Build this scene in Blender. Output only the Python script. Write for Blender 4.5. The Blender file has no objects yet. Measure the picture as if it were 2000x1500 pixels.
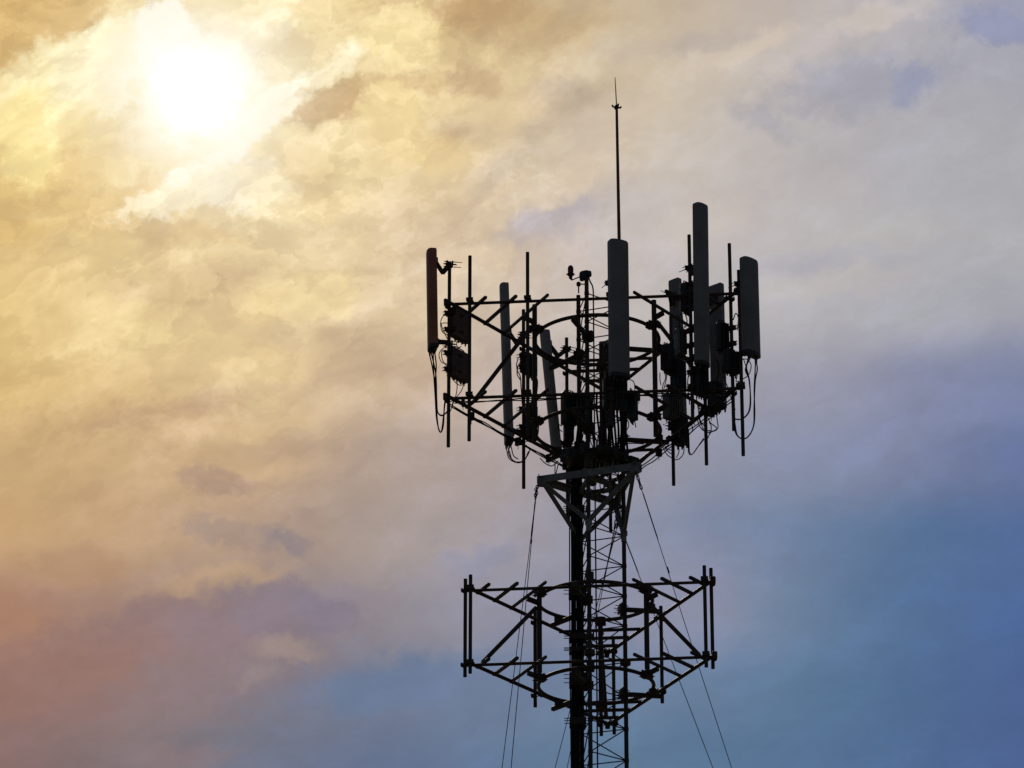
import bpy, math, random
from mathutils import Vector, Matrix, noise as mnoise

random.seed(7)
S = bpy.context.scene
COL = S.collection
R = math.radians

# ------------------------------------------------------------------ camera
F_PX = 7500.0                      # focal length in photo pixels (2000 wide)
PITCH = R(23.0)
EYE = Vector((0, 0, 1.6))
FWD = Vector((0, math.cos(PITCH), math.sin(PITCH)))
UPV = Vector((0, -math.sin(PITCH), math.cos(PITCH)))
cam_data = bpy.data.cameras.new('camera')
cam = bpy.data.objects.new('camera', cam_data)
COL.objects.link(cam)
cam.location = EYE
cam.rotation_euler = (math.pi / 2 + PITCH, 0, 0)
cam_data.sensor_width = 36
cam_data.lens = F_PX / 2000 * 36
cam_data.clip_start = 0.1
cam_data.clip_end = 20000
S.camera = cam
S.render.resolution_x, S.render.resolution_y = 1024, 768
S.view_settings.view_transform = 'Standard'
S.view_settings.look = 'None'
S.view_settings.exposure = 0
S.view_settings.gamma = 1
S.cycles.max_bounces = 4
S.cycles.use_denoising = False
S.cycles.diffuse_bounces = 2
S.cycles.glossy_bounces = 2


def ray(px, py):
    return FWD + Vector((1, 0, 0)) * ((px - 1000) / F_PX) - UPV * ((py - 750) / F_PX)


def at(px, py, Y):
    """point seen at photo pixel (px,py) standing at distance Y"""
    d = ray(px, py)
    return EYE + d * (Y / d.y)


def zat(py, p):
    """height at which a vertical through p crosses photo row py"""
    k = (py - 750) / F_PX
    el = PITCH - math.atan(k)
    return EYE.z + p.y * math.tan(el)


def px_of(p):
    v = p - EYE
    f = v.dot(FWD)
    return 1000 + F_PX * v.x / f, 750 - F_PX * v.dot(UPV) / f


# ------------------------------------------------------------------ sky
SUN_DIR = ray(395, 150).normalized()
SUN_EL = math.asin(SUN_DIR.z)
SUN_AZ = math.atan2(SUN_DIR.x, SUN_DIR.y)


def srgb(c):
    out = []
    for v in c[:3]:
        v = v / 255
        out.append(v / 12.92 if v <= 0.04045 else ((v + 0.055) / 1.055) ** 2.4)
    return (*out, 1)


KCURV = math.tan(PITCH) / 2 * math.pi / 180


def sky_ae(px, py):
    d = ray(px, py).normalized()
    el = math.degrees(math.asin(d.z))
    az = math.degrees(math.atan2(d.x, d.y)) * math.cos(PITCH)
    return az, el + KCURV * az * az


W = bpy.data.worlds.new('World')
S.world = W
W.use_nodes = True
NT = W.node_tree
NT.nodes.clear()
LK = NT.links


def nd(t, **kw):
    n = NT.nodes.new(t)
    for k, v in kw.items():
        setattr(n, k, v)
    return n


def setin(sock, v):
    if isinstance(v, bpy.types.NodeSocket):
        LK.new(v, sock)
    else:
        sock.default_value = v


def M(op, a, b=0.0, c=None, clamp=False):
    n = nd('ShaderNodeMath', operation=op)
    n.use_clamp = clamp
    setin(n.inputs[0], a)
    setin(n.inputs[1], b)
    if c is not None:
        setin(n.inputs[2], c)
    return n.outputs[0]


def VM(op, a, b=None, scale=None):
    n = nd('ShaderNodeVectorMath', operation=op)
    setin(n.inputs[0], a)
    if b is not None:
        setin(n.inputs[1], b)
    if scale is not None:
        setin(n.inputs['Scale'], scale)
    return n.outputs['Value'] if op in ('LENGTH', 'DOT_PRODUCT', 'DISTANCE') else n.outputs[0]


def MR(v, a, b, c=0.0, d=1.0, kind='SMOOTHSTEP'):
    n = nd('ShaderNodeMapRange', interpolation_type=kind)
    for i, x in enumerate((v, a, b, c, d)):
        setin(n.inputs[i], x)
    return n.outputs[0]


def MIX(f, a, b, blend='MIX'):
    n = nd('ShaderNodeMix', data_type='RGBA', blend_type=blend)
    setin(n.inputs[0], f)
    setin(n.inputs[6], a)
    setin(n.inputs[7], b)
    return n.outputs[2]


def NOISE(vec, scale, detail=6.0, rough=0.55, dist=0.0):
    n = nd('ShaderNodeTexNoise')
    setin(n.inputs['Vector'], vec)
    n.inputs['Scale'].default_value = scale
    n.inputs['Detail'].default_value = detail
    n.inputs['Roughness'].default_value = rough
    n.inputs['Distortion'].default_value = dist
    return n


def MAP(vec, loc=(0, 0, 0), rot=0.0, sc=(1, 1, 1), kind='TEXTURE'):
    n = nd('ShaderNodeMapping', vector_type=kind)
    setin(n.inputs['Vector'], vec)
    n.inputs['Location'].default_value = loc
    n.inputs['Rotation'].default_value = (0, 0, rot)
    n.inputs['Scale'].default_value = sc
    return n.outputs[0]


tc = nd('ShaderNodeTexCoord')
D = VM('NORMALIZE', tc.outputs['Generated'])
sep = nd('ShaderNodeSeparateXYZ')
LK.new(D, sep.inputs[0])
dx, dy, dz = sep.outputs
el = M('MULTIPLY', M('ARCSINE', dz), 180 / math.pi)
az = M('MULTIPLY', M('ARCTAN2', dx, dy), 180 / math.pi * math.cos(PITCH))
el2 = M('ADD', el, M('MULTIPLY', M('MINIMUM', M('MULTIPLY', az, az), 200.0), KCURV))
cmb = nd('ShaderNodeCombineXYZ')
LK.new(az, cmb.inputs[0])
LK.new(el2, cmb.inputs[1])
P = cmb.outputs[0]                              # degrees: azimuth, elevation

# billowing displacement of the cloud deck, in three sizes
nA = NOISE(P, 0.33, 4, 0.5)
wA = VM('SUBTRACT', nA.outputs['Color'], (0.5, 0.5, 0.5))
nB = NOISE(VM('ADD', P, (31.7, 11.3, 0)), 1.05, 4, 0.55)
wB = VM('SUBTRACT', nB.outputs['Color'], (0.5, 0.5, 0.5))
nC = NOISE(VM('ADD', P, (7.1, 53.9, 0)), 3.6, 7, 0.62)
wC = VM('SUBTRACT', nC.outputs['Color'], (0.5, 0.5, 0.5))
PW = VM('ADD', P, VM('SCALE', wA, scale=1.4))
PC = VM('ADD', VM('ADD', P, VM('SCALE', wA, scale=0.45)), VM('ADD', VM('SCALE', wB, scale=0.65), VM('SCALE', wC, scale=0.42)))   # cloud outlines
spw = nd('ShaderNodeSeparateXYZ')
LK.new(PW, spw.inputs[0])

ROWS = [
 (0,    [(215,178,110),(240,215,150),(238,212,148),(228,200,140),(205,175,125),(200,180,150),(195,182,172),(182,177,178),(150,153,172)]),
 (150,  [(236,208,138),(250,236,190),(248,230,178),(225,195,137),(222,196,146),(205,188,162),(198,186,175),(178,175,180),(168,168,178)]),
 (300,  [(238,208,132),(238,212,152),(243,222,166),(232,205,150),(215,192,158),(205,192,175),(190,182,178),(175,174,180),(172,172,176)]),
 (450,  [(225,190,125),(232,205,148),(236,210,158),(220,192,152),(205,185,165),(190,182,180),(190,183,182),(180,179,182),(174,174,178)]),
 (600,  [(226,193,124),(228,198,140),(225,197,145),(220,194,155),(205,188,172),(190,182,178),(180,177,179),(170,170,178),(167,167,175)]),
 (750, [(220,184,117),(223,190,133),(222,193,144),(203,175,146),(185,170,162),(173,166,169),(151,152,168),(135,139,164),(120,130,164)]),
 (900, [(208,172,118),(205,172,125),(196,162,128),(175,155,142),(168,156,156),(156,154,165),(134,143,166),(124,131,160),(96,113,154)]),
 (1050, [(200,160,110),(196,160,120),(176,148,128),(168,152,143),(158,151,157),(138,145,168),(112,130,159),(86,115,151),(80,105,152)]),
 (1200, [(170,124,104),(164,132,115),(142,126,128),(148,140,146),(140,142,160),(142,144,165),(104,129,157),(83,111,149),(75,101,150)]),
 (1350, [(154,113,101),(143,118,114),(124,119,127),(108,121,146),(110,127,155),(114,131,158),(90,120,150),(80,109,148),(77,98,148)]),
 (1500, [(142,108,102),(126,113,115),(115,118,131),(98,113,146),(98,123,151),(95,122,150),(87,116,149),(80,107,147),(75,96,146)]),
]
a0, _ = sky_ae(0, 750)
a1, _ = sky_ae(2000, 750)
LO, HI = a0 - 1.2, a1 + 1.2
ufac = MR(spw.outputs[0], LO, HI, 0, 1, 'LINEAR')
rowcol = []
for py, cs in ROWS:
    cr = nd('ShaderNodeValToRGB')
    cr.color_ramp.interpolation = 'B_SPLINE'
    e = cr.color_ramp.elements
    for i, c in enumerate(cs):
        pos = (a0 + (a1 - a0) * i / (len(cs) - 1) - LO) / (HI - LO)
        if i < 2:
            q = e[i]
            q.position = pos
        else:
            q = e.new(pos)
        g_ = .3 * c[0] + .6 * c[1] + .1 * c[2]
        k_ = .07 if c[0] > c[2] + 15 else .02
        q.color = srgb([v + (g_ - v) * k_ for v in c])
    LK.new(ufac, cr.inputs[0])
    rowcol.append((sky_ae(1000, py)[1], cr.outputs[0]))
col = rowcol[0][1]
for i in range(1, len(rowcol)):
    f = MR(spw.outputs[1], rowcol[i - 1][0], rowcol[i][0], 0, 1, 'SMOOTHSTEP')
    col = MIX(f, col, rowcol[i][1])

# angular distance to the sun (degrees)
sd = VM('DOT_PRODUCT', D, tuple(SUN_DIR))
ang = M('MULTIPLY', M('ARCCOSINE', M('MINIMUM', sd, 0.9999999)), 180 / math.pi)

# fine cloud structure, drawn out along the wind, strongest near the sun where the light comes through
SUN_P = (*sky_ae(388, 178), 0)
PW2 = VM('ADD', VM('ADD', P, VM('SCALE', wA, scale=1.2)), VM('SCALE', wB, scale=0.45))
PL = MAP(PW2, rot=R(17), sc=(1.5, 0.85, 1), kind='TEXTURE')
f1 = NOISE(PL, 0.62, 9, 0.52, 0.0).outputs[0]
f2 = NOISE(VM('ADD', PL, (4.3, 9.1, 0)), 1.5, 8, 0.55, 0.0).outputs[0]
n2 = NOISE(VM('ADD', P, VM('SCALE', wB, scale=0.5)), 2.4, 8, 0.60, 0.0).outputs[0]
patch1 = M('SUBTRACT', MR(f1, 0.40, 0.62), 0.5)          # broad banks with soft but definite edges
patch2 = M('SUBTRACT', MR(f2, 0.40, 0.64), 0.5)          # puffs inside them
torn = MR(f1, 0.44, 0.58, 0.25, 1.0)                     # only some banks are ragged
nn = M('ADD', M('ADD', M('MULTIPLY', patch1, 0.15), M('MULTIPLY', patch2, 0.12)), M('MULTIPLY', M('MULTIPLY', M('SUBTRACT', n2, 0.5), torn), 0.34))
n3 = NOISE(VM('ADD', P, VM('ADD', VM('SCALE', wB, scale=0.35), (17.0, 3.0, 0))), 6.5, 7, 0.62, 0.0).outputs[0]
fray = M('ADD', M('MULTIPLY', M('SUBTRACT', n2, 0.5), 1.15), M('MULTIPLY', M('SUBTRACT', n3, 0.5), 0.75))
# lit rims: a sharp edge on one side of each puff that fades inwards
PE = MAP(VM('ADD', VM('ADD', P, VM('SCALE', wA, scale=0.9)), VM('SCALE', wC, scale=0.16)), rot=R(20), sc=(1.35, 0.9, 1), kind='TEXTURE')
f3 = NOISE(VM('ADD', PE, (2.7, 21.4, 0)), 0.85, 10, 0.60, 0.0).outputs[0]
rim = M('MULTIPLY', MR(f3, 0.505, 0.535), MR(f3, 0.535, 0.70, 1.0, 0.0))
f4 = NOISE(VM('ADD', PE, (12.1, 5.5, 0)), 1.9, 9, 0.60, 0.0).outputs[0]
rim2 = M('MULTIPLY', MR(f4, 0.505, 0.54), MR(f4, 0.54, 0.68, 1.0, 0.0))
rims = M('ADD', M('MULTIPLY', M('SUBTRACT', rim, 0.25), 0.20), M('MULTIPLY', M('SUBTRACT', rim2, 0.25), 0.13))
ws = MAP(VM('ADD', P, VM('SCALE', wA, scale=1.3)), rot=R(14), sc=(2.6, 0.7, 1), kind='TEXTURE')
wisp = M('SUBTRACT', NOISE(ws, 2.2, 9, 0.68, 0.0).outputs[0], 0.5)
rimamp = M('ADD', 0.16, MR(ang, 1.0, 8.0, 0.84, 0.0))
amp = M('ADD', 0.36, MR(ang, 2.0, 9.0, 0.72, 0.0))


def blob(px, py, rx, ry, rot, colr, k, soft=0.5, vec=None):
    """one cloud mass: an ellipse in the sky whose outline is broken up by the displacement"""
    global col
    A, E_ = sky_ae(px, py)
    q = 1 / 130.9
    n = nd('ShaderNodeVectorMath', operation='MULTIPLY_ADD')   # ties each mass to the one before, so they are worked out in turn
    setin(n.inputs[0], col)
    setin(n.inputs[1], (1e-7, 1e-7, 0))
    setin(n.inputs[2], vec or PC)
    v = MAP(n.outputs[0], loc=(A, E_, 0), rot=R(rot), sc=(rx * q, ry * q, 1))
    d = M('ADD', VM('LENGTH', v), fray)
    soft *= .66 if math.hypot(px - 390, py - 160) < 420 else .95
    m = MR(d, 1.0 + soft, max(1.0 - soft, 0.0), 0, k)
    col = MIX(m, col, srgb(colr))


# ---- darker masses and gaps
blob(20, 55, 210, 75, 22, (206, 166, 100), .85, .35)
blob(150, 385, 230, 85, 12, (222, 186, 118), .75, .45)
blob(190, 250, 60, 45, 20, (236, 208, 140), .7, .5)
blob(10, 205, 55, 45, 0, (216, 178, 104), .7, .5)
blob(650, 208, 120, 42, 14, (189, 152, 103), .95, .5)
blob(775, 165, 90, 26, 10, (204, 172, 120), .7, .6)
blob(905, 32, 155, 38, -3, (195, 160, 114), .95, .55)
blob(1060, 62, 120, 38, 0, (198, 170, 128), .6, .7)
blob(930, 155, 42, 26, -10, (190, 160, 124), .75, .6)
blob(860, 262, 36, 26, 30, (186, 156, 116), .75, .6)
blob(1105, 185, 85, 34, 4, (184, 165, 145), .7, .7)
blob(1085, 240, 90, 34, 25, (188, 170, 152), .5, .7)
blob(320, 455, 150, 28, -6, (218, 186, 132), .75, .6)
blob(570, 340, 90, 60, 10, (224, 192, 138), .5, .7)
blob(360, 560, 140, 34, 4, (214, 184, 140), .6, .7)
blob(90, 830, 130, 40, 12, (200, 165, 118), .65, .6)
blob(310, 810, 150, 26, 10, (193, 160, 122), .75, .7)
blob(400, 780, 60, 24, 10, (190, 158, 128), .5, .7)
blob(700, 650, 70, 34, 20, (192, 164, 134), .5, .8)
blob(720, 730, 110, 28, 10, (190, 164, 138), .5, .8)
blob(1350, 95, 80, 22, 14, (186, 174, 166), .6, .8)
blob(1660, 75, 60, 16, 8, (174, 168, 172), .6, .8)
blob(1700, 165, 190, 52, 10, (157, 158, 172), .7, .7)
blob(1775, 160, 45, 38, 0, (147, 151, 175), .8, .6)
blob(1960, 50, 110, 32, -8, (146, 150, 176), .9, .5)
blob(1500, 248, 70, 20, -20, (164, 162, 170), .6, .8)
blob(1080, 430, 110, 34, 16, (176, 170, 178), .7, .7)
blob(1000, 330, 90, 30, 20, (196, 180, 160), .5, .7)
blob(1620, 505, 150, 26, 6, (166, 167, 180), .5, .8)
blob(420, 945, 75, 24, -8, (168, 140, 122), .8, .5)
blob(470, 1050, 130, 26, -12, (166, 143, 130), .85, .45)
blob(560, 1068, 50, 20, -25, (140, 130, 136), .7, .6)
blob(620, 1022, 42, 16, -4, (168, 146, 134), .7, .6)
blob(160, 1105, 90, 34, 8, (176, 140, 110), .75, .55)
blob(30, 1210, 80, 40, -10, (172, 130, 104), .6, .6)
blob(340, 1300, 270, 85, 6, (142, 120, 122), .7, .7)
blob(330, 1228, 130, 50, 6, (146, 121, 121), .8, .35)
blob(445, 1225, 115, 50, 4, (141, 121, 126), .8, .4)
blob(200, 1270, 120, 60, 8, (149, 119, 113), .75, .4)
blob(70, 1330, 170, 75, 10, (155, 116, 102), .5, .6)
blob(545, 1195, 95, 56, -8, (136, 122, 132), .85, .4)
blob(640, 1205, 66, 46, -14, (133, 124, 139), .8, .45)
blob(700, 1155, 60, 22, -10, (148, 137, 146), .6, .6)
blob(950, 1090, 60, 26, 10, (136, 140, 162), .6, .7)
blob(780, 1330, 170, 50, 8, (104, 122, 152), .8, .5)
blob(1200, 890, 90, 46, 20, (146, 148, 168), .4, .8)
blob(1720, 860, 170, 26, 14, (132, 140, 168), .5, .8)
# ---- lit crests and bright billows
blob(110, 150, 160, 66, 24, (251, 235, 182), .9, .45)
blob(200, 170, 110, 60, 10, (253, 241, 200), .75, .5)
blob(55, 265, 62, 92, 15, (248, 226, 154), .85, .4)
blob(235, 70, 140, 42, 18, (254, 243, 200), .9, .4)
blob(320, 45, 50, 46, 40, (255, 252, 232), .85, .5)
blob(120, 245, 80, 34, 30, (250, 230, 168), .6, .5)
blob(525, 48, 60, 26, 10, (254, 240, 198), .8, .4)
blob(600, 85, 40, 24, -10, (244, 222, 170), .5, .6)
blob(535, 8, 60, 14, 10, (252, 238, 188), .8, .5)
blob(545, 192, 80, 17, 34, (255, 248, 220), .95, .45)
blob(655, 140, 80, 22, 32, (254, 240, 200), .9, .5)
blob(470, 275, 140, 24, 30, (254, 242, 204), .85, .5)
blob(380, 372, 150, 40, 16, (254, 240, 202), .95, .4)
blob(470, 385, 80, 34, -8, (255, 243, 212), .9, .45)
blob(350, 345, 34, 24, 20, (255, 246, 218), .9, .4)
blob(525, 380, 95, 40, -22, (254, 238, 196), .85, .45)
blob(620, 400, 95, 30, 6, (238, 212, 158), .6, .6)
blob(235, 335, 40, 24, 20, (248, 228, 172), .6, .5)
blob(160, 455, 110, 26, -18, (238, 208, 144), .6, .6)
blob(790, 75, 90, 60, 20, (248, 226, 166), .8, .5)
blob(760, 215, 70, 44, 14, (245, 220, 160), .8, .5)
blob(800, 285, 110, 40, -8, (238, 210, 154), .8, .5)
blob(1000, 205, 80, 34, 6, (224, 200, 160), .7, .6)
blob(900, 245, 60, 26, -10, (214, 190, 156), .5, .6)
blob(970, 405, 85, 40, 32, (226, 205, 174), .9, .45)
blob(1080, 365, 130, 34, 26, (218, 200, 176), .8, .5)
blob(1190, 250, 110, 45, 24, (212, 196, 176), .6, .6)
blob(1225, 110, 60, 34, 0, (204, 188, 168), .6, .6)
blob(1420, 115, 130, 24, 22, (212, 197, 180), .75, .55)
blob(1700, 40, 120, 24, 20, (208, 196, 186), .6, .7)
blob(1370, 430, 90, 50, 20, (204, 194, 184), .6, .7)
blob(1650, 370, 60, 40, 0, (190, 182, 182), .5, .8)
blob(1720, 460, 150, 30, 6, (186, 182, 180), .5, .8)
blob(1560, 560, 190, 24, 10, (192, 185, 180), .5, .8)
blob(610, 575, 105, 52, 8, (240, 216, 162), .85, .4)
blob(500, 600, 44, 28, 0, (236, 208, 152), .7, .5)
blob(270, 660, 150, 46, 4, (238, 212, 154), .75, .5)
blob(450, 700, 160, 36, -4, (234, 206, 152), .65, .6)
blob(190, 600, 60, 22, -10, (236, 208, 150), .6, .6)
blob(620, 485, 70, 34, 8, (236, 212, 166), .6, .6)
blob(745, 575, 60, 44, 0, (230, 206, 170), .6, .6)
blob(900, 515, 95, 42, 6, (226, 205, 176), .85, .35)
blob(960, 560, 60, 40, -20, (218, 200, 178), .6, .6)
blob(420, 835, 170, 16, 8, (216, 184, 140), .6, .7)
blob(520, 910, 90, 28, 4, (206, 174, 134), .5, .8)
blob(555, 1272, 60, 22, -6, (163, 144, 135), .65, .7)
blob(505, 1320, 30, 24, 30, (152, 138, 136), .5, .8)
blob(430, 1130, 120, 18, 8, (196, 164, 126), .5, .7)
blob(1340, 1180, 120, 80, 30, (150, 146, 164), .4, .9)
blob(330, 1480, 100, 28, 4, (146, 122, 122), .5, .8)

# texture of the cloud deck over all of it: thin places let cream light through, thick places go brownish
xm = M('ADD', M('ADD', M('MULTIPLY', nn, amp), M('MULTIPLY', wisp, M('MULTIPLY', amp, 0.22))), M('MULTIPLY', M('MULTIPLY', rims, rimamp), 0.72))
xp = M('MAXIMUM', xm, 0.0)
xn = M('MINIMUM', xm, 0.0)
tint = nd('ShaderNodeCombineXYZ')
for i_, (kp, kn) in enumerate(((.85, .92), (1.0, 1.06), (1.55, .98))):
    LK.new(M('ADD', M('ADD', 1.015, M('MULTIPLY', xp, kp)), M('MULTIPLY', xn, kn)), tint.inputs[i_])
col = VM('MULTIPLY', col, tint.outputs[0])

blob(262, 130, 100, 70, 60, (255, 246, 214), .85, .6)
blob(322, 70, 52, 75, -8, (255, 254, 244), .95, .45)
blob(300, 245, 42, 70, -18, (254, 243, 206), .8, .55)
blob(480, 262, 120, 34, 40, (255, 250, 232), .9, .6)
blob(290, 165, 60, 60, 0, (255, 251, 234), .7, .6)
blob(262, 190, 22, 22, 0, (246, 222, 158), .7, .6)
blob(345, 305, 80, 24, 12, (248, 226, 164), .75, .5)
blob(215, 320, 90, 34, 30, (234, 203, 138), .5, .6)

# aureole of the sun burning through the thin cloud; the cloud tears its outline
wide = M('MULTIPLY', M('POWER', 2.718, M('MULTIPLY', ang, -0.50)), 0.42)
col = MIX(wide, col, (1.0, 0.88, 0.56, 1))
PS = VM('ADD', VM('ADD', P, VM('SCALE', wB, scale=0.6)), VM('SCALE', wC, scale=0.55))
rs = VM('DISTANCE', PS, SUN_P)
rs2 = M('MULTIPLY', rs, rs)
tight = M('MULTIPLY', M('POWER', 2.718, M('MULTIPLY', rs2, -0.66)), 0.94)
col = MIX(tight, col, (1.01, 0.965, 0.84, 1))
core = M('POWER', 2.718, M('MULTIPLY', rs2, -2.2))
col = VM('ADD', col, MIX(core, (0, 0, 0, 1), (0.35, 0.4, 0.55, 1)))

# the lit bank of cloud fills the western sky round the sun; behind the viewer is open evening sky
sky = nd('ShaderNodeTexSky')
sky.sky_type = 'NISHITA'
sky.sun_disc = False
sky.sun_elevation = SUN_EL
sky.sun_rotation = SUN_AZ
sky.air_density = 1.0
sky.dust_density = 2.0
sky.ozone_density = 2.0
far = VM('SCALE', sky.outputs[0], scale=0.30)
vdot = VM('DOT_PRODUCT', D, tuple(FWD))
vang = M('MULTIPLY', M('ARCCOSINE', M('MINIMUM', vdot, 0.9999999)), 180 / math.pi)
bank = MR(vang, 11.0, 30.0, 1.0, 0.0)
bgc = nd('ShaderNodeBackground')
LK.new(col, bgc.inputs[0])
bgc.inputs[1].default_value = 1.0
bgs = nd('ShaderNodeBackground')
LK.new(far, bgs.inputs[0])
bgs.inputs[1].default_value = 0.12
mx = nd('ShaderNodeMixShader')
LK.new(bank, mx.inputs[0])
LK.new(bgs.outputs[0], mx.inputs[1])
LK.new(bgc.outputs[0], mx.inputs[2])
wo = nd('ShaderNodeOutputWorld')
LK.new(mx.outputs[0], wo.inputs[0])
W.cycles.sampling_method = 'MANUAL'
W.cycles.sample_map_resolution = 512

# ------------------------------------------------------------------ sun
sl = bpy.data.lights.new('sun', 'SUN')
sl.energy = 2.0
sl.angle = R(0.5)
sl.color = (1.0, 0.86, 0.66)
so = bpy.data.objects.new('sun', sl)
COL.objects.link(so)
so.rotation_euler = SUN_DIR.to_track_quat('Z', 'Y').to_euler()
so.location = (0, 0, 60)


# ------------------------------------------------------------------ materials
def mat(name, base, rough=.55, metal=0.0, spot=None, scale=6.0, bump=.0, spec=.5):
    m = bpy.data.materials.new(name)
    m.use_nodes = True
    nt = m.node_tree
    b = nt.nodes['Principled BSDF']
    tcn = nt.nodes.new('ShaderNodeTexCoord')
    nz = nt.nodes.new('ShaderNodeTexNoise')
    nt.links.new(tcn.outputs['Object'], nz.inputs['Vector'])
    nz.inputs['Scale'].default_value = scale
    nz.inputs['Detail'].default_value = 8
    nz.inputs['Roughness'].default_value = .62
    r = nt.nodes.new('ShaderNodeValToRGB')
    sp = spot or tuple(c * .6 for c in base)
    r.color_ramp.elements[0].position = .36
    r.color_ramp.elements[0].color = (*sp, 1)
    r.color_ramp.elements[1].position = .62
    r.color_ramp.elements[1].color = (*base, 1)
    nt.links.new(nz.outputs[0], r.inputs[0])
    nt.links.new(r.outputs[0], b.inputs['Base Color'])
    b.inputs['Roughness'].default_value = rough
    b.inputs['Metallic'].default_value = metal
    b.inputs['Specular IOR Level'].default_value = spec
    if bump:
        bp = nt.nodes.new('ShaderNodeBump')
        bp.inputs['Strength'].default_value = bump
        bp.inputs['Distance'].default_value = .01
        nt.links.new(nz.outputs[0], bp.inputs['Height'])
        nt.links.new(bp.outputs[0], b.inputs['Normal'])
    return m


STEEL = mat('weathered_steel', (.062, .040, .034), .62, 0, (.050, .024, .016), 7, 0, .22)
LEGM = mat('leg_zinc', (.06, .057, .056), .65, 0, (.04, .038, .036), 9, 0, .2)
GALV = mat('galvanised_steel', (.22, .205, .20), .6, 0, (.13, .12, .115), 9, 0, .25)
RADOME = mat('radome_grey', (.215, .188, .182), .6, 0, (.15, .132, .126), 2.2, 0, .25)
RADOMEP = mat('radome_pale', (.27, .235, .23), .6, 0, (.2, .175, .17), 2.2, 0, .25)
RADOME_GLARE = mat('radome_glare_tint', (.40, .135, .085), .6, 0, (.29, .095, .06), 2.2, 0, .25)  # grey radome with the red-brown sun glare painted into its colour
CAPM = mat('dark_plastic', (.03, .03, .032), .5, 0, (.02, .02, .02), 12, .1, .35)
UNIT = mat('unit_grey_paint', (.16, .14, .135), .6, 0, (.11, .095, .09), 8, .1, .3)
UNITD = mat('unit_dark_paint', (.035, .034, .036), .5, .0, (.024, .024, .024), 8, .1, .3)
RUBBER = mat('cable_rubber', (.010, .0095, .009), .7, 0, (.007, .0065, .006), 20, 0, .15)
WIRE = mat('guy_strand', (.06, .06, .062), .5, .4, (.035, .03, .03), 30, .2, .35)
RODM = mat('rod_glare_tint', (.20, .075, .05), .65, 0, (.13, .045, .03), 8, 0, .2)  # warm brown is sun glare painted into the rod's base colour
UNIT_GLARE = mat('unit_glare_tint', (.17, .10, .082), .6, 0, (.11, .06, .048), 6, 0, .25)  # left units' grey, tinted brown to paint in the glare near the sun
LENS = mat('red_lens', (.10, .010, .008), .6, 0, (.07, .006, .005), 5, 0, .5)
MARK = mat('label_print', (.42, .43, .44), .6, 0, (.34, .35, .36), 30)
CONC = mat('concrete', (.30, .29, .27), .9, 0, (.22, .21, .2), 3, .3)
GRASS = mat('dry_grass', (.055, .07, .028), .95, 0, (.10, .085, .045), .35, .4)


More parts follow.
